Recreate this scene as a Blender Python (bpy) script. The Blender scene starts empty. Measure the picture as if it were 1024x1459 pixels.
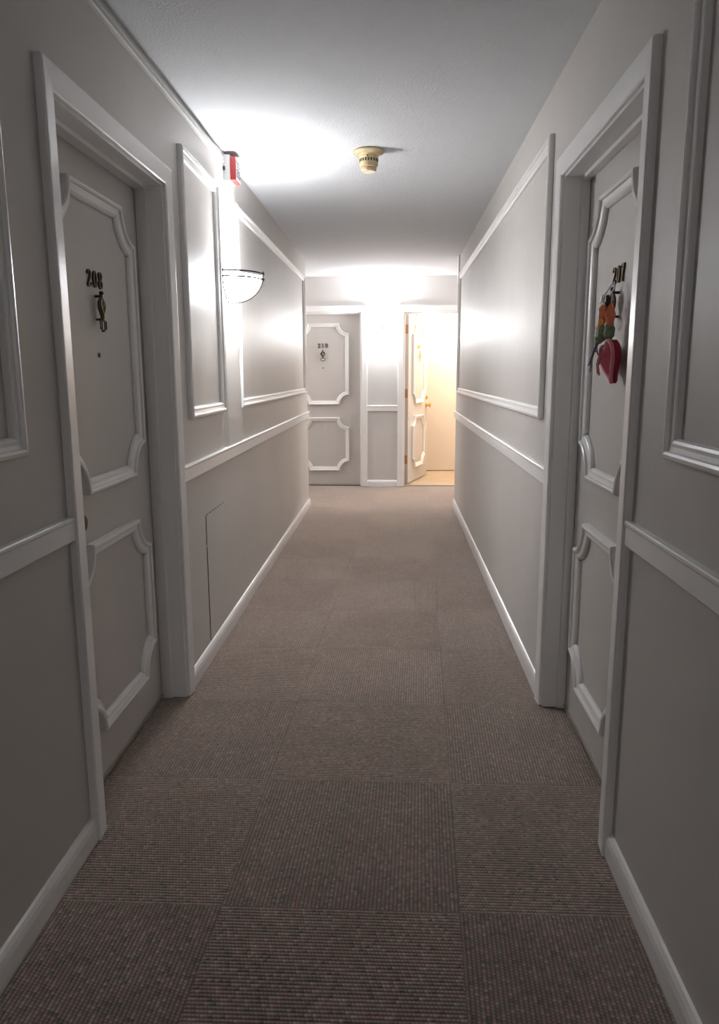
import bpy, bmesh, math, random
from mathutils import Vector, Matrix
random.seed(7)
PI = math.pi
C = bpy.context.scene.collection
sc = bpy.context.scene

# ------------------------------------------------------------ room measures (metres)
A = 0.874      # left wall at x = -A
B = 0.613      # right wall at x = +B
H = 2.44       # ceiling
YC = 7.53      # where the corridor walls end at the cross corridor
YE = 8.87      # end wall
YB = -7.0      # back of the corridor behind the viewer
XL, XR = -3.4, 2.6   # cross corridor ends
TW = 0.14      # wall thickness
REC = {'L': 0.098, 'R': 0.086, 'E': 0.098}    # door face recess

# ------------------------------------------------------------ materials
def mat(name):
    m = bpy.data.materials.new(name); m.use_nodes = True
    nt = m.node_tree; b = nt.nodes['Principled BSDF']
    return m, nt, b

def ln(nt, a, b): nt.links.new(a, b)

def paint(name, col, rough, bump=0.05, scale=60, stretch=(1, 1, 1), var=0.03, rvar=0.06, spec=0.5):
    m, nt, b = mat(name)
    tc = nt.nodes.new('ShaderNodeTexCoord')
    mp = nt.nodes.new('ShaderNodeMapping'); mp.inputs['Scale'].default_value = stretch
    ln(nt, tc.outputs['Object'], mp.inputs['Vector'])
    n = nt.nodes.new('ShaderNodeTexNoise'); n.inputs['Scale'].default_value = scale; n.inputs['Detail'].default_value = 5
    ln(nt, mp.outputs[0], n.inputs['Vector'])
    n2 = nt.nodes.new('ShaderNodeTexNoise'); n2.inputs['Scale'].default_value = 1.7; n2.inputs['Detail'].default_value = 3
    ln(nt, tc.outputs['Object'], n2.inputs['Vector'])
    cr = nt.nodes.new('ShaderNodeMapRange'); cr.inputs['From Min'].default_value = 0.3; cr.inputs['From Max'].default_value = 0.7
    cr.inputs['To Min'].default_value = 1 - var; cr.inputs['To Max'].default_value = 1 + var
    ln(nt, n2.outputs['Fac'], cr.inputs['Value'])
    vm = nt.nodes.new('ShaderNodeVectorMath'); vm.operation = 'SCALE'; vm.inputs[0].default_value = col
    ln(nt, cr.outputs[0], vm.inputs['Scale']); ln(nt, vm.outputs[0], b.inputs['Base Color'])
    rr = nt.nodes.new('ShaderNodeMapRange'); rr.inputs['From Min'].default_value = 0.3; rr.inputs['From Max'].default_value = 0.7
    rr.inputs['To Min'].default_value = rough - rvar; rr.inputs['To Max'].default_value = rough + rvar
    ln(nt, n.outputs['Fac'], rr.inputs['Value']); ln(nt, rr.outputs[0], b.inputs['Roughness'])
    bp = nt.nodes.new('ShaderNodeBump'); bp.inputs['Strength'].default_value = bump; bp.inputs['Distance'].default_value = 0.002
    ln(nt, n.outputs['Fac'], bp.inputs['Height']); ln(nt, bp.outputs[0], b.inputs['Normal'])
    b.inputs['Specular IOR Level'].default_value = spec
    return m

M_WALL = paint('wall_paint', (0.58, 0.55, 0.525), 0.46, 0.05, 26, (1, 1, 0.10), 0.03, 0.04, 0.33)
M_DOOR = paint('door_paint', (0.565, 0.535, 0.51), 0.46, 0.04, 30, (1, 1, 0.10), 0.03, 0.04, 0.4)
M_TRIM = paint('trim_gloss', (0.84, 0.83, 0.82), 0.30, 0.012, 40, (1, 1, 1), 0.015, 0.015)
M_END = paint('end_wall_paint', (0.62, 0.60, 0.585), 0.38, 0.1, 30, (1, 1, 0.12), 0.02)
M_ROOM = paint('room_wall_paint', (0.78, 0.70, 0.61), 0.5, 0.05, 30)
M_WPLAST = paint('white_plastic', (0.62, 0.62, 0.61), 0.4, 0.02, 50)
M_RED = paint('red_plastic', (0.34, 0.022, 0.020), 0.35, 0.02, 50)
M_BEIGE = paint('aged_beige_plastic', (0.64, 0.51, 0.30), 0.45, 0.04, 80, var=0.08)
M_BLACK = paint('black_plastic', (0.015, 0.015, 0.015), 0.4, 0.02, 50)
M_SLOT = paint('dark_slot', (0.05, 0.045, 0.03), 0.7, 0.02, 50)

def metal(name, col, rough, m_=1.0, spec=0.5):
    m = paint(name, col, rough, 0.03, 120, var=0.1)
    m.node_tree.nodes['Principled BSDF'].inputs['Metallic'].default_value = m_
    return m
M_BRONZE = metal('aged_brass', (0.085, 0.06, 0.032), 0.42, 0.75)
M_BRASS = metal('polished_brass', (0.72, 0.46, 0.14), 0.25)
M_HINGE = metal('coppery_hinge', (0.42, 0.24, 0.14), 0.45, 0.6)
M_NICKEL = paint('dark_nickel', (0.022, 0.022, 0.0225), 0.8, 0.02, 80, spec=0.02)
M_SILVER = metal('silver_foil', (0.75, 0.75, 0.76), 0.22)
M_SWEEP = metal('aluminium_sweep', (0.45, 0.42, 0.38), 0.45, 0.7)
M_CRIM = paint('crimson_fabric', (0.30, 0.010, 0.035), 0.85, 0.5, 500, var=0.15)
M_PINK = paint('pink_piping', (0.60, 0.20, 0.24), 0.8, 0.4, 500, var=0.15)
M_ORANGE = paint('coral_ribbon', (0.72, 0.20, 0.10), 0.6, 0.3, 300, var=0.2)
M_YELL = paint('yellow_orange_ribbon', (0.78, 0.42, 0.10), 0.6, 0.3, 300, var=0.2)
M_GREEN = paint('dull_green_leaf', (0.16, 0.21, 0.12), 0.7, 0.3, 300, var=0.2)
M_PURPLE = paint('violet_twig', (0.10, 0.07, 0.20), 0.7, 0.3, 300, var=0.2)
M_LACE = paint('white_loop', (0.7, 0.72, 0.74), 0.6, 0.2, 300)
M_ROSE = paint('rose_ribbon', (0.45, 0.10, 0.12), 0.7, 0.3, 300, var=0.2)

# stippled ceiling
def ceiling_mat():
    m, nt, b = mat('stippled_ceiling')
    tc = nt.nodes.new('ShaderNodeTexCoord')
    n = nt.nodes.new('ShaderNodeTexNoise'); n.inputs['Scale'].default_value = 150; n.inputs['Detail'].default_value = 3
    v = nt.nodes.new('ShaderNodeTexVoronoi'); v.inputs['Scale'].default_value = 120
    ln(nt, tc.outputs['Object'], n.inputs['Vector']); ln(nt, tc.outputs['Object'], v.inputs['Vector'])
    mx = nt.nodes.new('ShaderNodeMath'); mx.operation = 'ADD'
    ln(nt, n.outputs['Fac'], mx.inputs[0]); ln(nt, v.outputs['Distance'], mx.inputs[1])
    bp = nt.nodes.new('ShaderNodeBump'); bp.inputs['Strength'].default_value = 0.55; bp.inputs['Distance'].default_value = 0.0025
    ln(nt, mx.outputs[0], bp.inputs['Height']); ln(nt, bp.outputs[0], b.inputs['Normal'])
    b.inputs['Base Color'].default_value = (0.66, 0.67, 0.69, 1); b.inputs['Roughness'].default_value = 0.9
    return m
M_CEIL = ceiling_mat()

# carpet tiles: ribbed loop pile, quarter turned tile by tile
def carpet_mat():
    m, nt, b = mat('ribbed_carpet_tiles')
    def math_(op, a=None, c=None, d=None):
        n = nt.nodes.new('ShaderNodeMath'); n.operation = op
        for i, v in enumerate((a, c, d)):
            if v is None: continue
            if isinstance(v, (int, float)): n.inputs[i].default_value = v
            else: ln(nt, v, n.inputs[i])
        return n.outputs[0]
    tc = nt.nodes.new('ShaderNodeTexCoord'); sp = nt.nodes.new('ShaderNodeSeparateXYZ')
    ln(nt, tc.outputs['Object'], sp.inputs[0]); X, Y = sp.outputs[0], sp.outputs[1]
    xs = math_('SUBTRACT', X, math_('MULTIPLY', Y, 0.034))          # the tiles lie a touch askew
    u = math_('DIVIDE', math_('ADD', xs, 0.495 + 6.1), 0.61)
    v = math_('DIVIDE', math_('SUBTRACT', Y, 1.68 - 12.2), 0.61)
    par = math_('MODULO', math_('ADD', math_('FLOOR', u), math_('FLOOR', v)), 2)
    par = math_('GREATER_THAN', par, 0.5)
    def mixf(f, a, c):
        n = nt.nodes.new('ShaderNodeMix'); n.data_type = 'FLOAT'
        ln(nt, f, n.inputs[0]); ln(nt, a, n.inputs[2]); ln(nt, c, n.inputs[3]); return n.outputs[0]
    c = mixf(par, xs, Y); l = mixf(par, Y, xs)
    rc = math_('DIVIDE', c, 0.0105)
    rib = math_('MULTIPLY_ADD', math_('SINE', math_('MULTIPLY', rc, 2 * PI)), 0.5, 0.5)
    # loops along each rib, staggered rib by rib
    st = math_('MULTIPLY', math_('FLOOR', math_('ADD', rc, 0.25)), 0.37)
    lp = math_('MULTIPLY_ADD', math_('SINE', math_('MULTIPLY', math_('ADD', math_('DIVIDE', l, 0.0090), st), 2 * PI)), 0.5, 0.5)
    h = math_('MULTIPLY', rib, math_('MULTIPLY_ADD', lp, 0.45, 0.55))
    # flecks
    cmb = nt.nodes.new('ShaderNodeCombineXYZ'); ln(nt, math_('FLOOR', math_('ADD', rc, 0.25)), cmb.inputs[0])
    ln(nt, math_('FLOOR', math_('ADD', math_('DIVIDE', l, 0.0090), st)), cmb.inputs[1])
    wn = nt.nodes.new('ShaderNodeTexWhiteNoise'); wn.noise_dimensions = '2D'; ln(nt, cmb.outputs[0], wn.inputs['Vector'])
    cr = nt.nodes.new('ShaderNodeValToRGB'); e = cr.color_ramp.elements
    e[0].position = 0; e[0].color = (0.062, 0.066, 0.052, 1); e[1].position = 1; e[1].color = (0.25, 0.20, 0.175, 1)
    for p_, c_ in ((0.25, (0.20, 0.115, 0.10, 1)), (0.5, (0.125, 0.118, 0.095, 1)), (0.75, (0.165, 0.115, 0.10, 1))):
        x = e.new(p_); x.color = c_
    ln(nt, wn.outputs['Value'], cr.inputs[0])
    big = nt.nodes.new('ShaderNodeTexNoise'); big.inputs['Scale'].default_value = 5; ln(nt, tc.outputs['Object'], big.inputs['Vector'])
    # seams
    def seam(w):
        f = math_('FRACT', w); d = math_('MINIMUM', f, math_('SUBTRACT', 1.0, f)); return math_('LESS_THAN', d, 0.0045)
    sm = math_('MAXIMUM', seam(u), seam(v))
    fac = math_('MULTIPLY_ADD', h, 0.85, 0.50)
    fac = math_('MULTIPLY', fac, math_('MULTIPLY_ADD', big.outputs['Fac'], 0.5, 0.78))
    fac = math_('MULTIPLY', fac, math_('MULTIPLY_ADD', par, 0.07, 0.965))
    fac = math_('MULTIPLY', fac, math_('MULTIPLY_ADD', sm, -0.18, 1.0))
    vm = nt.nodes.new('ShaderNodeVectorMath'); vm.operation = 'SCALE'
    ln(nt, cr.outputs[0], vm.inputs[0]); fac = math_('MULTIPLY', fac, 1.45); ln(nt, fac, vm.inputs['Scale']); ln(nt, vm.outputs[0], b.inputs['Base Color'])
    hh = math_('MULTIPLY', h, math_('SUBTRACT', 1.0, sm))
    bp = nt.nodes.new('ShaderNodeBump'); bp.inputs['Strength'].default_value = 0.6; bp.inputs['Distance'].default_value = 0.003
    ln(nt, hh, bp.inputs['Height']); ln(nt, bp.outputs[0], b.inputs['Normal'])
    b.inputs['Roughness'].default_value = 0.95; b.inputs['Specular IOR Level'].default_value = 0.15
    b.inputs['Sheen Weight'].default_value = 0.9; b.inputs['Sheen Roughness'].default_value = 0.5; b.inputs['Sheen Tint'].default_value = (0.9, 0.8, 0.72, 1)
    return m
M_CARPET = carpet_mat()

def plank_mat():
    m, nt, b = mat('pale_wood_floor')
    tc = nt.nodes.new('ShaderNodeTexCoord'); mp = nt.nodes.new('ShaderNodeMapping'); mp.inputs['Scale'].default_value = (1, 6, 1)
    ln(nt, tc.outputs['Object'], mp.inputs['Vector'])
    n = nt.nodes.new('ShaderNodeTexNoise'); n.inputs['Scale'].default_value = 4; n.inputs['Detail'].default_value = 4
    ln(nt, mp.outputs[0], n.inputs['Vector'])
    cr = nt.nodes.new('ShaderNodeValToRGB'); e = cr.color_ramp.elements
    e[0].position = .35; e[0].color = (0.40, 0.30, 0.20, 1); e[1].position = .7; e[1].color = (0.60, 0.50, 0.37, 1)
    ln(nt, n.outputs['Fac'], cr.inputs[0]); ln(nt, cr.outputs[0], b.inputs['Base Color']); b.inputs['Roughness'].default_value = 0.4
    return m
M_PLANK = plank_mat()

def glow(name, col, strength):
    m, nt, b = mat(name)
    b.inputs['Base Color'].default_value = (0.8, 0.8, 0.8, 1)
    b.inputs['Emission Color'].default_value = (*col, 1); b.inputs['Emission Strength'].default_value = strength
    b.inputs['Roughness'].default_value = 0.3
    return m
M_BOWL = glow('lit_frosted_glass', (0.96, 0.98, 1.0), 38)

# ------------------------------------------------------------ mesh helpers
def obj(name, bm, m, parent=None, smooth=False):
    bmesh.ops.recalc_face_normals(bm, faces=bm.faces)
    me = bpy.data.meshes.new(name); bm.to_mesh(me); bm.free()
    if isinstance(m, (list, tuple)):
        for k in m: me.materials.append(k)
    else: me.materials.append(m)
    if smooth:
        for p in me.polygons: p.use_smooth = True
        try: me.set_sharp_from_angle(angle=math.radians(38))
        except Exception: pass
    o = bpy.data.objects.new(name, me); C.objects.link(o)
    if parent: o.parent = parent
    return o

def tag(o, label, cat, group=None, kind=None):
    o['label'] = label; o['category'] = cat
    if group: o['group'] = group
    if kind: o['kind'] = kind
    return o

def thing(name, label, cat, loc=(0, 0, 0), rz=0, group=None, kind=None):
    o = bpy.data.objects.new(name, None); C.objects.link(o)
    o.location = loc; o.rotation_euler = (0, 0, rz); o.empty_display_size = 0.1
    return tag(o, label, cat, group, kind)

def box(bm, x0, y0, z0, x1, y1, z1, bev=0.0, mi=0):
    vs = [bm.verts.new((x, y, z)) for z in (z0, z1) for y in (y0, y1) for x in (x0, x1)]
    fs = []
    for q in ((0, 1, 3, 2), (4, 6, 7, 5), (0, 4, 5, 1), (2, 3, 7, 6), (0, 2, 6, 4), (1, 5, 7, 3)):
        f = bm.faces.new([vs[i] for i in q]); f.material_index = mi; fs.append(f)
    if bev:
        es = list({e for f in fs for e in f.edges})
        bmesh.ops.bevel(bm, geom=es, offset=bev, segments=2, affect='EDGES', profile=0.5)

def prism_x(bm, prof, x0, x1):
    """prof: list of (y, z); extruded along x"""
    a = [bm.verts.new((x0, y, z)) for y, z in prof]; b = [bm.verts.new((x1, y, z)) for y, z in prof]
    n = len(prof)
    bm.faces.new(a); bm.faces.new(b[::-1])
    for i in range(n):
        j = (i + 1) % n; bm.faces.new((a[i], b[i], b[j], a[j]))

def sweep(bm, path, prof, closed):
    """path: (x, z) in the wall plane; prof: (s to the left of travel, t out of the wall). Mitred."""
    n = len(path); rings = []
    for i in range(n):
        p = Vector(path[i])
        d1 = (p - Vector(path[i - 1])).normalized() if (closed or i > 0) else None
        d2 = (Vector(path[(i + 1) % n]) - p).normalized() if (closed or i < n - 1) else None
        if d1 is None: d1 = d2
        if d2 is None: d2 = d1
        n1 = Vector((-d1.y, d1.x)); n2 = Vector((-d2.y, d2.x))
        mdir = (n1 + n2) / max(0.15, 1 + n1.dot(n2))
        rings.append([bm.verts.new((p.x + mdir.x * s, -t, p.y + mdir.y * s)) for s, t in prof])
    k = len(prof)
    for i in range(n if closed else n - 1):
        r, q = rings[i], rings[(i + 1) % n]
        for j in range(k):
            jj = (j + 1) % k; bm.faces.new((r[j], r[jj], q[jj], q[j]))
    if not closed:
        bm.faces.new(rings[0]); bm.faces.new(rings[-1][::-1])

def tube(bm, pts, r, closed=False, seg=8):
    pts = [Vector(p) for p in pts]; n = len(pts); rings = []
    rr = r if isinstance(r, (list, tuple)) else [r] * n
    ref = None
    for i in range(n):
        a = pts[i - 1] if (closed or i > 0) else pts[i]
        b = pts[(i + 1) % n] if (closed or i < n - 1) else pts[i]
        d = (b - a).normalized()
        if ref is None:
            ref = d.orthogonal().normalized()
        ref = (ref - d * ref.dot(d)).normalized(); o = d.cross(ref)
        rings.append([bm.verts.new(pts[i] + (ref * math.cos(2 * PI * k / seg) + o * math.sin(2 * PI * k / seg)) * rr[i]) for k in range(seg)])
    for i in range(n if closed else n - 1):
        p, q = rings[i], rings[(i + 1) % n]
        off = 0
        if closed and i == n - 1:   # match the seam
            off = min(range(seg), key=lambda o_: (p[0].co - q[o_].co).length)
        for k in range(seg):
            bm.faces.new((p[k], p[(k + 1) % seg], q[(k + 1 + off) % seg], q[(k + off) % seg]))
    if not closed:
        bm.faces.new(rings[0][::-1]); bm.faces.new(rings[-1])

def lathe(bm, prof, seg=32, M=Matrix()):
    """prof: (r, z) top to bottom about local z"""
    rings = []
    for r, z in prof:
        if r < 1e-6: rings.append([bm.verts.new(M @ Vector((0, 0, z)))])
        else: rings.append([bm.verts.new(M @ Vector((r * math.cos(2 * PI * k / seg), r * math.sin(2 * PI * k / seg), z))) for k in range(seg)])
    for a, b in zip(rings, rings[1:]):
        for k in range(seg):
            kk = (k + 1) % seg
            if len(a) == 1 and len(b) == 1: continue
            if len(a) == 1: bm.faces.new((a[0], b[k], b[kk]))
            elif len(b) == 1: bm.faces.new((a[k], b[0], a[kk]))
            else: bm.faces.new((a[k], b[k], b[kk], a[kk]))

def ball(bm, c, r, sx=1, sy=1, sz=1):
    bmesh.ops.create_uvsphere(bm, u_segments=16, v_segments=10, radius=1, matrix=Matrix.Translation(c) @ Matrix.Diagonal((r * sx, r * sy, r * sz, 1)))

def ribbon(bm, pts, y0, y1):
    """flat bar of varying width in the x-z plane; pts (x, z, w)"""
    n = len(pts); L, R_ = [], []
    for i in range(n):
        a = Vector(pts[max(0, i - 1)][:2]); b = Vector(pts[min(n - 1, i + 1)][:2]); d = (b - a).normalized(); nn = Vector((-d.y, d.x))
        p = Vector(pts[i][:2]); w = pts[i][2] / 2
        L.append(p + nn * w); R_.append(p - nn * w)
    vv = [[bm.verts.new((q.x, y, q.y)) for y in (y0, y1) for q in (l, r)] for l, r in zip(L, R_)]
    for a, b in zip(vv, vv[1:]):
        for i, j in ((0, 1), (1, 3), (3, 2), (2, 0)): bm.faces.new((a[i], a[j], b[j], b[i]))
    bm.faces.new((vv[0][0], vv[0][1], vv[0][3], vv[0][2])); bm.faces.new((vv[-1][0], vv[-1][2], vv[-1][3], vv[-1][1]))

def ring(bm, cx, cz, ax, az, wx, wz, y0, y1, seg=24):
    """flat elliptical ring, thicker at the sides when wx > wz"""
    V = []
    for k in range(seg):
        c, s = math.cos(2 * PI * k / seg), math.sin(2 * PI * k / seg)
        V.append([bm.verts.new((cx + f * c, y, cz + g * s)) for y in (y0, y1) for f, g in ((ax, az), (ax - wx, az - wz))])
    for k in range(seg):
        a, b = V[k], V[(k + 1) % seg]
        for i, j in ((0, 1), (1, 3), (3, 2), (2, 0)): bm.faces.new((a[i], a[j], b[j], b[i]))

def numeral(ch, cx, z0, h, parent, m, y=0.0):
    """one cast door numeral, h high, standing off the door by its thickness"""
    bm = bmesh.new(); y0, y1 = y, y - 0.006
    def S(pts): return [(cx + px * h, z0 + pz * h, w * h) for px, pz, w in pts]
    if ch == '0': ring(bm, cx, z0 + h / 2, 0.29 * h, 0.5 * h, 0.17 * h, 0.09 * h, y0, y1)
    elif ch == '8':
        ring(bm, cx, z0 + 0.27 * h, 0.29 * h, 0.28 * h, 0.15 * h, 0.09 * h, y0, y1)
        ring(bm, cx, z0 + 0.76 * h, 0.24 * h, 0.25 * h, 0.13 * h, 0.09 * h, y0, y1 - 0.0004)
    elif ch == '2':
        ribbon(bm, S([(-0.22, 0.70, 0.13), (-0.22, 0.80, 0.15), (-0.15, 0.91, 0.10), (-0.02, 0.95, 0.09), (0.11, 0.90, 0.12), (0.18, 0.78, 0.17), (0.15, 0.62, 0.16), (0.05, 0.45, 0.12), (-0.08, 0.28, 0.10), (-0.22, 0.10, 0.09)]), y0, y1)
        ribbon(bm, S([(-0.27, 0.06, 0.13), (0.1, 0.06, 0.13), (0.24, 0.08, 0.16), (0.27, 0.24, 0.05)]), y0, y1 - 0.0004)
    elif ch == '7':
        ribbon(bm, S([(-0.26, 0.78, 0.06), (-0.25, 0.92, 0.14), (0.0, 0.93, 0.14), (0.27, 0.93, 0.14)]), y0, y1)
        ribbon(bm, S([(0.23, 0.90, 0.10), (0.12, 0.66, 0.12), (0.02, 0.38, 0.16), (-0.03, 0.0, 0.19)]), y0, y1 - 0.0004)
    elif ch == '1':
        ribbon(bm, S([(0, 0, 0.15), (0, 1, 0.15)]), y0, y1)
        ribbon(bm, S([(-0.16, 0.80, 0.05), (-0.02, 0.92, 0.12)]), y0, y1 - 0.0004)
        ribbon(bm, S([(-0.15, 0.04, 0.08), (0.15, 0.04, 0.08)]), y0, y1 - 0.0008)
    elif ch == '9':
        ring(bm, cx, z0 + 0.70 * h, 0.27 * h, 0.30 * h, 0.15 * h, 0.09 * h, y0, y1)
        ribbon(bm, S([(0.19, 0.68, 0.15), (0.19, 0.45, 0.15), (0.12, 0.2, 0.12), (-0.02, 0.08, 0.1), (-0.18, 0.12, 0.13)]), y0, y1 - 0.0004)
    return obj('numeral', bm, m, parent)

# mouldings
P_PANEL = [(0, 0), (0, .017), (.004, .022), (.012, .024), (.018, .022), (.020, .016), (.030, .014), (.038, .015), (.044, .013), (.048, .008), (.048, 0)]
P_DOORM = [(0, 0), (0, .020), (.003, .026), (.010, .028), (.015, .025), (.017, .019), (.028, .016), (.036, .016), (.042, .012), (.046, .006), (.046, 0)]
P_CASE = [(0, 0), (0, .014), (.004, .018), (.056, .023), (.062, .023), (.066, .019), (.066, 0)]
def rect_path(x0, x1, z0, z1): return [(x0, z0), (x1, z0), (x1, z1), (x0, z1)]
def notched_path(x0, x1, z0, z1, r, n=14):
    P = []
    def arc(cx, cz, a0, a1):
        for k in range(n + 1):
            a = a0 + (a1 - a0) * k / n; P.append((cx + r * math.cos(a), cz + r * math.sin(a)))
    arc(x0, z0, PI / 2, 0)            # bottom left, centred on the corner
    arc(x1, z0, PI, PI / 2)
    arc(x1, z1, 3 * PI / 2, PI)
    arc(x0, z1, 2 * PI, 3 * PI / 2)
    return P

FRAME = {'L': ((-A, 0, 0), PI / 2), 'R': ((B, 0, 0), -PI / 2), 'E': ((0, YE, 0), 0.0)}
def put(o, side):
    loc, rz = FRAME[side]; o.location = loc; o.rotation_euler = (0, 0, rz); return o
def lx(side, v0, v1):
    """world span along the wall to local x span"""
    return (v0, v1) if side in 'LE' else (-v1, -v0)

# ------------------------------------------------------------ shell
LD = (1.990, 2.920)    # left door opening (Y)
RD = (1.978, 2.888)    # right door opening (Y)
D210 = (-1.320, -0.385)
D209 = (0.102, 1.030)
ZT = 2.045

bm = bmesh.new(); box(bm, XL, YB, -0.1, XR, YE + 0.10, 0)
floor = tag(obj('floor', bm, M_CARPET), 'brown ribbed carpet tiles laid quarter turned along the corridor', 'floor', kind='structure')
bm = bmesh.new(); box(bm, XL - .2, YB - .2, H, XR + .2, 10.6, H + 0.1)
tag(obj('ceiling', bm, M_CEIL), 'white stippled ceiling over the corridor', 'ceiling', kind='structure')

def wall(side, name, v0, v1, doors, m, label, t=TW):
    bm = bmesh.new(); cur = v0
    for d0, d1 in doors:
        a, b = lx(side, cur, d0); box(bm, a, 0, 0, b, t, H)
        a, b = lx(side, d0, d1); box(bm, a, 0, ZT, b, t, H)
        cur = d1
    a, b = lx(side, cur, v1); box(bm, a, 0, 0, b, t, H)
    return tag(put(obj(name, bm, m), side), label, 'wall', kind='structure')
wall('L', 'wall_left', YB, YC, [LD], M_WALL, 'pinkish grey left wall with the 208 doorway')
wall('R', 'wall_right', YB, YC, [RD], M_WALL, 'pinkish grey right wall with the 207 doorway')
wall('E', 'wall_end', XL, XR, [D210, D209], M_END, 'pale grey end wall facing the corridor with two doorways')
bm = bmesh.new(); box(bm, -A - .1, YB - .14, 0, B + .1, YB, H)
tag(obj('wall_back', bm, M_WALL), 'wall closing the corridor behind the viewer', 'wall', kind='structure')
# side corridor walls beyond the corner
bm = bmesh.new(); box(bm, XL, YC - TW, 0, -A - TW, YC, H)
tag(obj('wall_side_left', bm, M_WALL), 'wall round the left corner of the crossing corridor', 'wall', kind='structure')
bm = bmesh.new(); box(bm, B + TW, YC - TW, 0, XR, YC, H)
tag(obj('wall_side_right', bm, M_WALL), 'wall round the right corner of the crossing corridor', 'wall', kind='structure')
bm = bmesh.new(); box(bm, XL - .14, YC - .14, 0, XL, YE + .14, H)
tag(obj('wall_far_left', bm, M_WALL), 'wall at the left end of the crossing corridor', 'wall', kind='structure')
bm = bmesh.new(); box(bm, XR, YC - .14, 0, XR + .14, YE + .14, H)
tag(obj('wall_far_right', bm, M_WALL), 'wall at the right end of the crossing corridor', 'wall', kind='structure')

# lit room behind the open door
RX0, RX1, RY0, RY1 = -0.10, 1.75, YE + TW, 10.37
bm = bmesh.new(); box(bm, RX0 - .1, RY1, 0, RX1 + .1, RY1 + .1, H)
tag(obj('wall_room_back', bm, M_ROOM), 'cream wall at the back of the lit room', 'wall', kind='structure')
bm = bmesh.new(); box(bm, RX0 - .1, RY0, 0, RX0, RY1, H)
tag(obj('wall_room_left', bm, M_ROOM), 'cream wall inside the lit room behind the open door', 'wall', kind='structure')
bm = bmesh.new(); box(bm, RX1, RY0, 0, RX1 + .1, RY1, H)
tag(obj('wall_room_right', bm, M_ROOM), 'cream right wall inside the lit room', 'wall', kind='structure')
bm = bmesh.new(); box(bm, RX0 - .1, YE + 0.10, -0.1, RX1 + .1, RY1 + .1, 0.004)
tag(obj('floor_room', bm, M_PLANK), 'pale wood floor inside the lit room', 'floor', kind='structure')
bm = bmesh.new(); box(bm, D209[0], YE + 0.075, 0, D209[1], YE + 0.125, 0.012, 0.003)
tag(obj('trim_threshold', bm, M_SWEEP), 'thin metal threshold strip in the open doorway', 'threshold', kind='structure')
# sliding closet panel on the room's back wall
bm = bmesh.new(); box(bm, 0.30, RY1 - 0.03, 0.012, 1.60, RY1 - 0.002, 2.17, 0.004)
tag(obj('closet_panel', bm, M_ROOM), 'plain cream closet panel at the back of the lit room', 'closet door')

# ------------------------------------------------------------ casings and frames
def doorway(n, side, d, label):
    x0, x1 = lx(side, *d)
    t = thing('trim_%d' % n, label, 'door frame', kind='structure'); put(t, side)
    bm = bmesh.new(); sweep(bm, [(x0, 0.006), (x0, ZT), (x1, ZT), (x1, 0.006)], P_CASE, False)
    obj('casing', bm, M_TRIM, t)
    g = 0.010
    bm = bmesh.new()   # liner inside the opening
    sweep(bm, [(x0 + g, 0.004), (x0 + g, ZT - g), (x1 - g, ZT - g), (x1 - g, 0.004)],
          [(0, .004), (0, -TW + 0.001), (g, -TW + 0.001), (g, .004)], False)
    obj('jamb', bm, M_TRIM, t)
    s = 0.012
    bm = bmesh.new()   # stop strip the closed leaf rests against
    sweep(bm, [(x0 + g + s, 0.004), (x0 + g + s, ZT - g - s), (x1 - g - s, ZT - g - s), (x1 - g - s, 0.004)],
          [(0, -0.055), (0, -0.004 - REC[side] + 0.006), (s, -0.004 - REC[side] + 0.006), (s, -0.053)], False)
    obj('door_stop', bm, M_TRIM, t)
    return t
doorway(1, 'L', LD, 'glossy white frame and casing around the 208 doorway')
doorway(2, 'R', RD, 'glossy white frame and casing around the 207 doorway')
doorway(3, 'E', D210, 'white frame and casing around the 210 doorway at the end')
doorway(4, 'E', D209, 'white frame and casing around the open doorway at the end')

# ------------------------------------------------------------ doors
def arcpts(cx, cz, rx, rz, a0, a1, n, y):
    return [(cx + rx * math.cos(a0 + (a1 - a0) * k / n), y, cz + rz * math.sin(a0 + (a1 - a0) * k / n)) for k in range(n + 1)]

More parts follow.
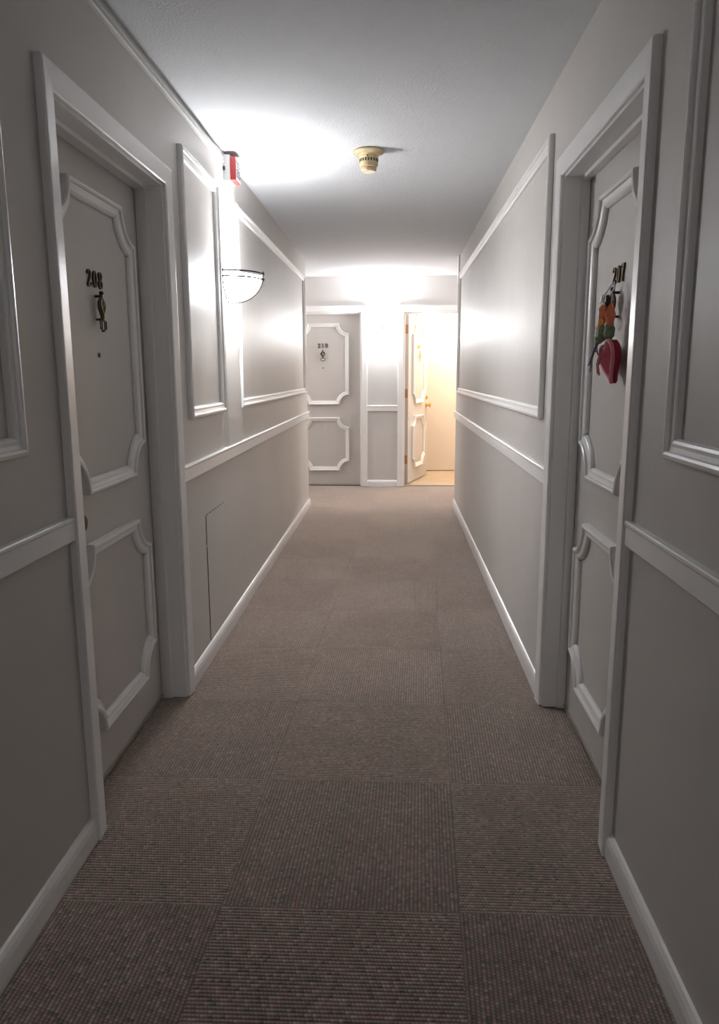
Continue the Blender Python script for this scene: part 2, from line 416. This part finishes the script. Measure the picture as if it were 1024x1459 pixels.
def knocker(parent, cx, zt, style, m):
    """urn-shaped brass knocker; zt = top; about 5 cm wide, 12.5 cm tall"""
    bm = bmesh.new()
    ball(bm, (cx, -.022, zt - .007), .0075, 1, 1, .9)
    tube(bm, [(cx, -.018, zt - .017), (cx, -.0005, zt - .017)], .0045)
    tube(bm, [(cx, -.020, zt - .010), (cx, -.020, zt - .03)], .005)
    for s in (-1, 1):   # two curved arms of the lyre
        tube(bm, [(cx + s * px, -.020, zt - pz) for px, pz in ((.002, .022), (.011, .026), (.020, .036), (.0235, .048), (.020, .060), (.013, .070), (.006, .079), (.001, .086))],
             [.003, .0045, .005, .005, .0045, .004, .004, .0035])
    ribbon(bm, [(cx - .004, zt - .024, .006), (cx - .012, zt - .036, .010), (cx - .012, zt - .048, .013), (cx - .004, zt - .060, .012), (cx + .003, zt - .072, .009), (cx + .002, zt - .086, .007)], -.016, -.026)
    ribbon(bm, [(cx + .006, zt - .028, .006), (cx + .010, zt - .040, .008), (cx + .006, zt - .052, .007)], -.016, -.025)
    box(bm, cx - .007, -.026, zt - .096, cx + .007, -.014, zt - .084, .002); tube(bm, [(cx, -.016, zt - .09), (cx, -.0005, zt - .09)], .004)
    body = obj('knocker', bm, m, parent, True); body['label'] = 'dark brass door knocker'
    bm = bmesh.new()
    if style == 'hex':
        zc = zt - .108
        tube(bm, [(cx - .024, -.022, zc + .012), (cx, -.022, zc + .016), (cx + .024, -.022, zc + .012), (cx + .024, -.022, zc - .012), (cx, -.022, zc - .018), (cx - .024, -.022, zc - .012)], .0028, True)
        tube(bm, [(cx - .010, -.022, zc + .014), (cx - .010, -.022, zc - .014)], .002)
        tube(bm, [(cx + .010, -.022, zc + .014), (cx + .010, -.022, zc - .014)], .002)
        box(bm, cx - .006, -.026, zc - .022, cx + .006, -.016, zc - .014, .002)
    else:
        zc = zt - .112
        tube(bm, arcpts(cx, zc, .026, .016, 0, 2 * PI * 23 / 24, 23, -.022), .0035, True)
        box(bm, cx - .006, -.026, zc - .020, cx + .006, -.016, zc - .012, .002)
    obj('striker', bm, m, body, True)
    return body

def knob(parent, x, z, kind='round'):
    bm = bmesh.new(); Mx = Matrix.Translation((x, 0, z)) @ Matrix.Rotation(PI / 2, 4, 'X')   # local z -> -y
    lathe(bm, [(0, 0), (.032, 0), (.033, .004), (.026, .009), (.012, .012), (.011, .030), (.020, .036), (.027, .046), (.028, .056), (.022, .064), (0, .067)], 24, Mx)
    return obj('door_knob', bm, M_BRONZE if kind == 'dark' else M_BRASS, parent, True)

def door(n, side, d, digits, label, num_c, num_z, pan, kstyle, knob_x=None, zs=((.974, 1.919), (.178, .815)), peep=True, mnum=M_BRONZE, kz=1.612, kx=None):
    """pan: panel moulding span along the leaf (local). Leaf origin: lower left corner of the leaf, front face on y=0"""
    x0, x1 = lx(side, *d)
    g = 0.013; w = x1 - x0 - 2 * g
    loc, rz = FRAME[side]
    e = thing('door_%d' % n, label, 'door', kind='structure')
    M = Matrix.Translation(loc) @ Matrix.Rotation(rz, 4, 'Z')
    e.location = M @ Vector((x0 + g, REC[side], 0)); e.rotation_euler = (0, 0, rz)
    off = -(x0 + g)
    bm = bmesh.new(); box(bm, 0, 0, 0.014, w, 0.040, ZT - 0.014, 0.0015)
    obj('door_leaf', bm, M_DOOR, e)
    for z0, z1 in zs:
        bm = bmesh.new(); sweep(bm, notched_path(pan[0] + off, pan[1] + off, z0, z1, .114), P_DOORM, True)
        o = obj('panel_moulding', bm, M_TRIM, e); o['label'] = 'white notched-corner moulding'
    sgn = 1 if side in 'LE' else 1
    for k, ch in enumerate(digits):
        numeral(ch, num_c + off + (k - 1) * .045, num_z, .053, e, mnum, 0.0)
    knocker(e, (num_c if kx is None else kx) + off, kz, kstyle, mnum)
    if peep:
        bm = bmesh.new(); Mx = Matrix.Translation((num_c + off, 0, 1.408)) @ Matrix.Rotation(PI / 2, 4, 'X')
        lathe(bm, [(.0075, 0), (.0075, .003), (.005, .004), (0, .0025)], 16, Mx)
        obj('peephole', bm, M_BLACK if side == 'L' else M_BRONZE, e, True)
    if knob_x is not None:
        kb = knob(e, knob_x, .915, 'dark' if side != 'E' else 'brass')
    bm = bmesh.new(); box(bm, 0.01, -.007, .006, w - .01, -0.0005, .022, .001)
    obj('door_sweep', bm, M_SWEEP, e)
    return e

door(1, 'L', LD, '208', 'grey door numbered 208 with white notched mouldings, on the left', 2.460, 1.622, (2.142, 2.806), 'hex', knob_x=0.105)
door(2, 'R', RD, '207', 'grey door numbered 207 with a heart hanging on it, on the right', -2.450, 1.621, (-2.765, -2.172), 'hex', knob_x=None, peep=False, kz=1.608, kx=-2.44)
door(3, 'E', D210, '210', 'closed grey door numbered 210 at the end of the corridor', -0.847, 1.640, (-1.14, -0.540), 'oval', knob_x=0.06, zs=((.977, 1.922), (.184, .825)), kz=1.619)

# the open door into the lit room
PHI = math.radians(73)
e = thing('door_4', 'door standing open into the lit room, showing brass knobs', 'door', kind='structure')
e.location = (D209[0] + 0.064, YE + TW + 0.032, 0); e.rotation_euler = (0, 0, PHI)
w = 0.90
bm = bmesh.new(); box(bm, 0, 0, 0.016, w, 0.040, ZT - 0.018, 0.0015); obj('door_leaf', bm, M_DOOR, e)
for z0, z1 in ((.977, 1.922), (.184, .825)):
    bm = bmesh.new(); sweep(bm, notched_path(.15, .75, z0, z1, .114), P_DOORM, True)
    o = obj('panel_moulding', bm, M_TRIM, e); o['label'] = 'white notched-corner moulding'
for k, ch in enumerate('209'): numeral(ch, .45 + (k - 1) * .045, 1.640, .053, e, M_BRASS)
knocker(e, .45, 1.619, 'oval', M_BRASS)
knob(e, .845, .935)
for z in (1.855, 1.105, 0.31):
    bm = bmesh.new(); box(bm, -.0025, .006, z - .052, .0005, .036, z + .052, .0006)
    lathe(bm, [(0, .054), (.005, .052), (.0055, .0), (.005, -.052), (0, -.054)], 12, Matrix.Translation((-.005, .040, z)))
    h = obj('hinge', bm, M_HINGE, e); h['label'] = 'coppery hinge on the leaf edge'
bm = bmesh.new(); Mx = Matrix.Translation((.845, 0, 1.035)) @ Matrix.Rotation(PI / 2, 4, 'X')
lathe(bm, [(0, 0), (.028, 0), (.028, .008), (.018, .012), (.017, .020), (0, .021)], 24, Mx)
obj('deadbolt', bm, M_BRASS, e, True)

# ------------------------------------------------------------ wall mouldings, rails, baseboards
tn = [5]
def trim(side, bm, label, cat, m=M_TRIM):
    o = put(obj('trim_%d' % tn[0], bm, m), side); tn[0] += 1
    return tag(o, label, cat, kind='structure')
def panel(side, v0, v1, label, z0=1.158, z1=2.250):
    bm = bmesh.new(); sweep(bm, rect_path(*lx(side, v0, v1), z0, z1), P_PANEL, True)
    trim(side, bm, label, 'wall moulding')
panel('L', -0.60, 1.700, 'rectangular panel moulding on the left wall, nearest the viewer')
panel('L', 3.150, 3.792, 'narrow upright panel moulding between door 208 and the sconce')
panel('L', 4.215, 7.310, 'long panel moulding on the left wall beyond the sconce')
panel('R', -0.60, 1.672, 'rectangular panel moulding on the right wall, nearest the viewer')
panel('R', 3.112, 7.260, 'long panel moulding on the right wall beyond door 207')

P_RAIL = [(0, .905), (-.014, .905), (-.016, .908), (-.016, .956), (-.019, .962), (-.019, .968), (-.016, .971), (0, .971)]
def rail(side, v0, v1, label):
    bm = bmesh.new(); prism_x(bm, P_RAIL, *lx(side, v0, v1)); trim(side, bm, label, 'chair rail')
rail('L', YB, LD[0] - .066, 'white chair rail on the left wall on the near side of door 208')
rail('L', LD[1] + .066, YC + .016, 'white chair rail running under the sconce on the left wall')
rail('R', YB, RD[0] - .066, 'white chair rail on the right wall on the near side of door 207')
rail('R', RD[1] + .066, YC + .016, 'white chair rail on the right wall beyond door 207')
rail('E', D210[1] + .066, D209[0] - .066, 'short white chair rail on the end wall between the two doors')

P_BASE = [(0, 0), (-.014, 0), (-.016, .01), (-.016, .055), (-.013, .070), (-.007, .080), (0, .083)]
def base(side, name, v0, v1, label):
    bm = bmesh.new(); prism_x(bm, P_BASE, *lx(side, v0, v1))
    tag(put(obj(name, bm, M_TRIM), side), label, 'baseboard', kind='structure')
base('L', 'baseboard_left', YB, LD[0] - .066, 'white baseboard on the left wall on the near side of door 208')
base('L', 'baseboard_left_far', LD[1] + .066, YC + .014, 'white baseboard on the left wall beyond door 208')
base('R', 'baseboard_right', YB, RD[0] - .066, 'white baseboard on the right wall on the near side of door 207')
base('R', 'baseboard_right_far', RD[1] + .066, YC + .014, 'white baseboard on the right wall beyond door 207')
base('E', 'baseboard_end', D210[1] + .066, D209[0] - .066, 'short white baseboard on the end wall between the two doors')

# raised board behind the left sconce, from the chair rail to the ceiling
bm = bmesh.new()
for k_ in (0,):
    pr = [(3.80, 0), (3.87, -.011), (4.206, -.011), (4.206, 0)]
    lo = [bm.verts.new((x, y, .972)) for x, y in pr]; hi = [bm.verts.new((x, y, H - .001)) for x, y in pr]
    bm.faces.new(lo); bm.faces.new(hi[::-1])
    for i in range(4): j = (i + 1) % 4; bm.faces.new((lo[i], hi[i], hi[j], lo[j]))
trim('L', bm, 'flat vertical board behind the sconce on the left wall', 'wall board', M_WALL)
# strip on the right-hand corner under the ceiling
bm = bmesh.new(); box(bm, *[lx('R', 7.375, 7.52)[0], -.014, 2.185], *[lx('R', 7.375, 7.52)[1], 0, 2.438], .002)
trim('R', bm, 'short white cover strip at the far right corner under the ceiling', 'cover strip')

# surface raceway from the alarm towards the viewer
bm = bmesh.new()
prism_x(bm, [(0, 2.380), (-.012, 2.380), (-.016, 2.384), (-.016, 2.392), (-.014, 2.394), (-.014, 2.400), (-.016, 2.402), (-.016, 2.410), (-.012, 2.414), (0, 2.414)], YB + .3, 2.95)
prism_x(bm, [(0, 2.381), (-.013, 2.381), (-.017, 2.385), (-.017, 2.393), (-.015, 2.395), (-.015, 2.401), (-.017, 2.403), (-.017, 2.410), (-.012, 2.415), (0, 2.415)], 2.951, 3.944)
rw = put(obj('cable_raceway', bm, M_WPLAST), 'L')
tag(rw, 'thin white cable raceway running under the ceiling to the fire alarm', 'raceway')

# access panel in the left wall
bm = bmesh.new(); box(bm, 3.362, -.003, .09, 3.742, 0, .697, .0006)
ap = put(obj('access_panel', bm, M_WALL), 'L')
tag(ap, 'flush painted access panel low on the left wall under the chair rail', 'access panel')
bm = bmesh.new()
box(bm, 3.742, -.0022, .09, 3.7455, 0, .697); box(bm, 3.359, -.0022, .56, 3.362, 0, .700); box(bm, 3.3595, -.0026, .09, 3.3615, 0, .55)
for k in range(7): box(bm, 3.375 + k * .053, -.0024, .697, 3.375 + k * .053 + .03, 0, .700)
box_seam = obj('seam', bm, M_SLOT, ap)
box_seam['label'] = 'dark gap line around the panel'

# ------------------------------------------------------------ fire alarm strobe
fa = thing('fire_alarm', 'red and white fire alarm strobe above the left sconce, by the ceiling', 'fire alarm'); put(fa, 'L')
bm = bmesh.new(); box(bm, 3.945, -.046, 2.300, 4.060, 0, 2.424, .003); obj('back_box', bm, M_WPLAST, fa)
bm = bmesh.new(); box(bm, 3.943, -.074, 2.302, 4.062, -.0465, 2.412, .004); obj('red_housing', bm, M_RED, fa)
bm = bmesh.new(); box(bm, 3.952, -.077, 2.308, 4.053, -.0745, 2.406, .001)
lens = obj('face_plate', bm, M_WPLAST, fa); lens['label'] = 'white face plate with lettering'
bm = bmesh.new()
# FIRE lettering, turned upright along the plate
def stroke(x0, z0, x1, z1, w=.004): ribbon(bm, [(x0, z0, w), (x1, z1, w)], -.0768, -.0785)
zc = 2.322
for ch in 'ERIF':
    h_, x0_, x1_ = .017, 3.965, 4.040
    # letters read bottom to top: each rotated a quarter turn
    def S(a, b, c, d): stroke(x0_ + (x1_ - x0_) * (1 - b), zc + h_ * a, x0_ + (x1_ - x0_) * (1 - d), zc + h_ * c)
    if ch in 'FE':
        S(.05, 0, .05, 1); S(0, .97, 1, .97); S(0, .5, .8, .5)
        if ch == 'E': S(0, .03, 1, .03)
    elif ch == 'I': S(.5, 0, .5, 1)
    elif ch == 'R': S(.05, 0, .05, 1); S(0, .97, .9, .97); S(.9, .97, .9, .5); S(0, .5, .9, .5); S(.4, .5, 1, 0)
    zc += .021
obj('lettering', bm, M_BLACK, lens)
bm = bmesh.new(); box(bm, 3.940, -.022, 2.349, 3.946, -.006, 2.368, .001)
obj('cable_knockout', bm, M_BLACK, fa)

# ------------------------------------------------------------ smoke detector
sd = thing('smoke_detector', 'round beige smoke detector hanging from the white ceiling', 'smoke detector', (-.134, 3.985, H))
bm = bmesh.new(); lathe(bm, [(0, 0), (.068, 0), (.076, -.004), (.077, -.010), (.070, -.017), (.052, -.021), (.050, -.028), (0, -.028)], 40)
obj('base_plate', bm, M_BEIGE, sd, True)
bm = bmesh.new(); lathe(bm, [(0, -.026), (.048, -.026), (.049, -.034), (.046, -.038), (.046, -.072), (.044, -.078), (.038, -.080), (0, -.080)], 40)
obj('sensor_body', bm, M_BEIGE, sd, True)
bm = bmesh.new(); lathe(bm, [(0, -.079), (.036, -.079), (.038, -.083), (.038, -.094), (.033, -.100), (0, -.101)], 40)
obj('cap', bm, M_BEIGE, sd, True)
bm = bmesh.new()
for k in range(20):
    a = 2 * PI * k / 20; Mx = Matrix.Rotation(a, 4, 'Z')
    n0 = len(bm.verts); box(bm, .0445, -.0035, -.056, .0475, .0035, -.042); bm.verts.ensure_lookup_table()
    for v in bm.verts[n0:]: v.co = Mx @ v.co
o = obj('vent_slots', bm, M_SLOT, sd); o['label'] = 'dark vent slots'
bm = bmesh.new(); ball(bm, (-.004, -.047, -.035), .0035)
obj('indicator', bm, M_SLOT, sd)

# ------------------------------------------------------------ half-bowl sconces
def sconce(side, v, zr, label):
    a, b = lx(side, v - .01, v + .01); cx = (a + b) / 2
    loc, rz = FRAME[side]; M = Matrix.Translation(loc) @ Matrix.Rotation(rz, 4, 'Z')
    t = thing('wall_sconce', label, 'wall lamp', M @ Vector((cx, -.011 if side == 'L' else 0, zr)), rz, 'half bowl glass wall sconces')
    RX, RY, RZ = .165, .165, .128
    # frosted bowl: a quarter ellipsoid shell
    bm = bmesh.new(); n, m_ = 28, 12; outer, inner = [], []
    for j in range(m_ + 1):
        ph = (PI / 2) * j / m_
        for lst, k_ in ((outer, 1.0), (inner, .965)):
            r = []
            for i in range(n + 1):
                th = PI * i / n
                r.append(bm.verts.new((RX * k_ * math.cos(th) * math.cos(ph) ** .85, -.004 - RY * k_ * math.sin(th) * math.cos(ph) ** .85, -RZ * k_ * math.sin(ph) ** 1.1 if j else 0)))
            lst.append(r)
    for L_ in (outer, inner):
        for p, q in zip(L_, L_[1:]):
            for i in range(n): bm.faces.new((p[i], p[i + 1], q[i + 1], q[i]))
    for i in range(n): bm.faces.new((outer[0][i], outer[0][i + 1], inner[0][i + 1], inner[0][i]))
    obj('glass_bowl', bm, M_BOWL, t, True)
    # two thin rim bands
    for dz in (.012, -.016):
        bm = bmesh.new()
        tube(bm, [((RX + .006) * math.cos(PI * i / 28), -.004 - (RY + .006) * math.sin(PI * i / 28), dz) for i in range(29)], .0043)
        obj('rim_band', bm, M_NICKEL, t, True)
    # straps down to the bottom centre, and little turned posts joining the bands
    for th in (0.0, PI / 2, PI):
        bm = bmesh.new(); pts = []
        for j in range(13):
            ph = (PI / 2) * j / 12 * .93; c = math.cos(ph) ** .85
            pts.append(((RX + .006) * math.cos(th) * c, -.006 - (RY + .006) * math.sin(th) * c, -.012 - (RZ - .006) * math.sin(ph) ** 1.1))
        tube(bm, pts, .0042)
        obj('strap', bm, M_NICKEL, t, True)
        bm = bmesh.new(); px, py = (RX + .008) * math.cos(th), -.006 - (RY + .008) * math.sin(th)
        lathe(bm, [(0, .024), (.005, .021), (.008, .014), (.008, .008), (.004, .004), (.004, -.008), (.008, -.012), (.008, -.018), (.005, -.024), (0, -.026)], 14, Matrix.Translation((px, py, 0)))
        obj('finial', bm, M_NICKEL, t, True)
    bm = bmesh.new(); box(bm, -.06, -.006, -.10, .06, -.0005, .02, .002); obj('back_plate', bm, M_NICKEL, t)
    bm = bmesh.new(); lathe(bm, [(0, -.035), (.014, -.034), (.014, -.015), (.010, -.012), (0, -.012)], 16, Matrix.Translation((0, -.075, 0)))
    box(bm, -.005, -.075, -.032, .005, -.005, -.022)
    obj('lamp_holder', bm, M_WPLAST, t)
    return t, M @ Vector((cx, -.085, zr + .02))
s1, p1 = sconce('L', 3.990, 1.842, 'lit half-bowl glass wall sconce on the left corridor wall')
s2, p2 = sconce('E', -.142, 1.866, 'lit half-bowl glass wall sconce on the end wall between the two doors')

def lamp(name, loc, power, col, r, parent=None):
    l = bpy.data.lights.new(name, 'POINT'); l.energy = power; l.color = col; l.shadow_soft_size = r
    o = bpy.data.objects.new(name, l); C.objects.link(o); o.location = loc; return o
lamp('sconce_bulb', p1, 5.5, (0.95, 0.97, 1.0), .022)
lamp('end_sconce_bulb', p2, 11, (0.95, 0.97, 1.0), .022)
lamp('room_ceiling_lamp', (.95, 9.75, 2.28), 37, (1.0, 0.82, 0.64), .09)
lamp('cross_hall_lamp_left', (-2.5, 8.2, 2.1), 22, (1.0, 0.94, 0.90), .12)
lamp('cross_hall_lamp_right', (2.0, 8.2, 2.1), 19, (1.0, 0.94, 0.90), .12)

lamp('hall_lamp_behind', (-.25, -4.6, 1.7), 18, (0.98, 0.98, 1.0), .12)

# ------------------------------------------------------------ heart decoration on door 207
# local frame: x to the viewer's right along the door, -y out of the door
DX = B + REC['R']
hd = thing('heart_decoration', 'padded crimson heart with ribbons and bells hanging from the 207 knocker', 'door decoration', (DX, 2.405, 1.60), -PI / 2)
def heart_out(n=40):
    P = []
    for k in range(n):
        t_ = 2 * PI * k / n
        x = 16 * math.sin(t_) ** 3; z = 13 * math.cos(t_) - 5 * math.cos(2 * t_) - 2 * math.cos(3 * t_) - math.cos(4 * t_)
        P.append((x / 17.0, z / 17.0))
    return P
HO = heart_out()
hw, hh, hz, hx = .070, .074, -.215, .024
tilt = math.radians(15)
def hp(x, z, k=1.0, y=0.0):
    X, Z = x * hw * k, z * hh * k
    return Vector((hx + X * math.cos(tilt) - Z * math.sin(tilt), y, hz + X * math.sin(tilt) + Z * math.cos(tilt)))
bm = bmesh.new(); rings = []
for k, y in ((.55, -.018), (.86, -.020), (1.0, -.028), (1.0, -.046), (.90, -.055), (.6, -.060), (.25, -.062)):
    rings.append([bm.verts.new(hp(x, z, k, y * (.80 + .20 * z))) for x, z in HO])
for a_, b_ in zip(rings, rings[1:]):
    for i in range(len(HO)): j = (i + 1) % len(HO); bm.faces.new((a_[i], a_[j], b_[j], b_[i]))
bm.faces.new(rings[0]); bm.faces.new(rings[-1])
o = obj('padded_heart', bm, M_CRIM, hd, True)
bm = bmesh.new(); tube(bm, [hp(x, z, .95, -.053 * (.80 + .19 * z)) for x, z in HO], .0062, True)
o = obj('piping', bm, M_PINK, hd, True); o['label'] = 'pink piping around the heart'
# leaves, ribbons, bells, twigs, loop
def crumple(name, m, c, r, rot, lab, seed):
    """a pinched, folded puff of ribbon or leaf"""
    bm2 = bmesh.new(); bmesh.ops.create_icosphere(bm2, subdivisions=3, radius=1)
    rnd = random.Random(seed); ph = [rnd.uniform(0, 6.28) for _ in range(6)]
    Mr = Matrix.Translation(c) @ Matrix.Rotation(rot, 4, 'Y')
    for v in bm2.verts:
        p = v.co.copy()
        k = 1 + .20 * math.sin(5 * p.x + ph[0]) * math.sin(4 * p.y + ph[1]) + .16 * math.sin(7 * p.z + ph[2] + 3 * p.x) + .08 * math.sin(11 * p.y + ph[3])
        k *= .75 + .25 * (1 - abs(p.z))
        v.co = Mr @ Vector((p.x * r[0] * k, p.y * r[1] * k, p.z * r[2]))
    o = obj(name, bm2, m, hd, True); o['label'] = lab; return o
crumple('ribbon', M_ORANGE, (.014, -.060, -.075), (.015, .013, .040), .25, 'coral ribbon loop', 1)
crumple('ribbon', M_ORANGE, (.034, -.044, -.082), (.014, .016, .040), -.15, 'coral ribbon loop', 2)
crumple('ribbon', M_YELL, (.012, -.066, -.108), (.011, .010, .024), .1, 'yellow-orange ribbon end', 3)
crumple('ribbon', M_ROSE, (-.014, -.062, -.118), (.009, .008, .030), .45, 'rose ribbon end', 4)
crumple('ribbon', M_ORANGE, (-.018, -.058, -.062), (.010, .007, .014), 1.1, 'coral ribbon end', 5)
crumple('leaf', M_GREEN, (.012, -.062, -.138), (.016, .015, .030), .4, 'dull green leaf', 6)
crumple('leaf', M_GREEN, (.036, -.046, -.132), (.019, .017, .030), -.3, 'dull green leaf', 7)
crumple('leaf', M_GREEN, (-.008, -.064, -.150), (.010, .010, .024), .7, 'dull green leaf', 8)
bm = bmesh.new()
for q in ([(.0, -.062, -.135), (-.020, -.066, -.165), (-.032, -.060, -.19), (-.026, -.058, -.20)],):
    tube(bm, q, .0018)
tube(bm, [(-.004, -.064, -.13), (-.034, -.066, -.150), (-.046, -.064, -.178), (-.038, -.062, -.19)], .0018)
obj('stem', bm, M_BRONZE, hd, True)
bm = bmesh.new()
tube(bm, [(.005, -.064, -.150), (-.02, -.070, -.180), (-.045, -.072, -.205), (-.075, -.074, -.232)], [.004, .004, .003, .002])
tube(bm, [(-.045, -.072, -.205), (-.070, -.068, -.205), (-.092, -.066, -.212)], [.003, .0025, .0015])
tube(bm, [(-.058, -.072, -.217), (-.060, -.070, -.235), (-.070, -.070, -.252)], [.003, .002, .0015])
obj('twig', bm, M_PURPLE, hd, True)['label'] = 'violet twig'
bm = bmesh.new()
tube(bm, [(-.010, -.054, -.200), (-.014, -.060, -.235), (-.002, -.058, -.262)], .003)
tube(bm, [(-.012, -.056, -.195), (-.022, -.062, -.225), (-.016, -.060, -.258)], .0022)
obj('tassel', bm, M_ROSE, hd, True)
bm = bmesh.new(); lathe(bm, [(0, .012), (.005, .010), (.008, .002), (.010, -.010), (.014, -.016), (0, -.015)], 16, Matrix.Translation((.004, -.060, -.030)))
obj('bell', bm, M_SILVER, hd, True)
bm = bmesh.new(); ball(bm, (.022, -.060, -.050), .008); obj('bead', bm, M_LACE, hd, True)
bm = bmesh.new(); ball(bm, (.024, -.052, -.040), .016, 1, .6, 1.2); obj('dark_knot', bm, M_BLACK, hd, True)
bm = bmesh.new()
tube(bm, [(.016, -.048, -.030), (-.006, -.052, -.018), (.000, -.040, .004), (.008, -.030, .018), (.020, -.030, .004), (.030, -.044, -.018), (.026, -.05, -.032)], .0022)
obj('hanging_loop', bm, M_LACE, hd, True)

# ------------------------------------------------------------ camera
f, pitch, yaw, roll, hcam = 1060.38, 0.1845, 0.0469, -0.0037, 1.347
cp, sp, cy, sy = math.cos(pitch), math.sin(pitch), math.cos(yaw), math.sin(yaw)
fwd = Vector((-sy * cp, cy * cp, -sp)); right = Vector((cy, sy, 0)); up = right.cross(fwd)
r_ = right * math.cos(roll) + up * math.sin(roll); u_ = -right * math.sin(roll) + up * math.cos(roll)
cam = bpy.data.cameras.new('camera'); co = bpy.data.objects.new('camera', cam); C.objects.link(co)
cam.sensor_fit = 'HORIZONTAL'; cam.sensor_width = 36; cam.lens = 36 * f / 1024
cam.clip_start = 0.02
Rm = Matrix((r_, u_, -fwd)).transposed()
co.matrix_world = Matrix.Translation((0, 0, hcam)) @ Rm.to_4x4()
sc.camera = co

w_ = bpy.data.worlds.new('world'); sc.world = w_; w_.use_nodes = True
w_.node_tree.nodes['Background'].inputs[0].default_value = (0, 0, 0, 1)
w_.node_tree.nodes['Background'].inputs[1].default_value = 0
vs = sc.view_settings; vs.view_transform = 'Standard'; vs.look = 'None'; vs.gamma = 1; vs.use_curve_mapping = False; vs.exposure = 1.08
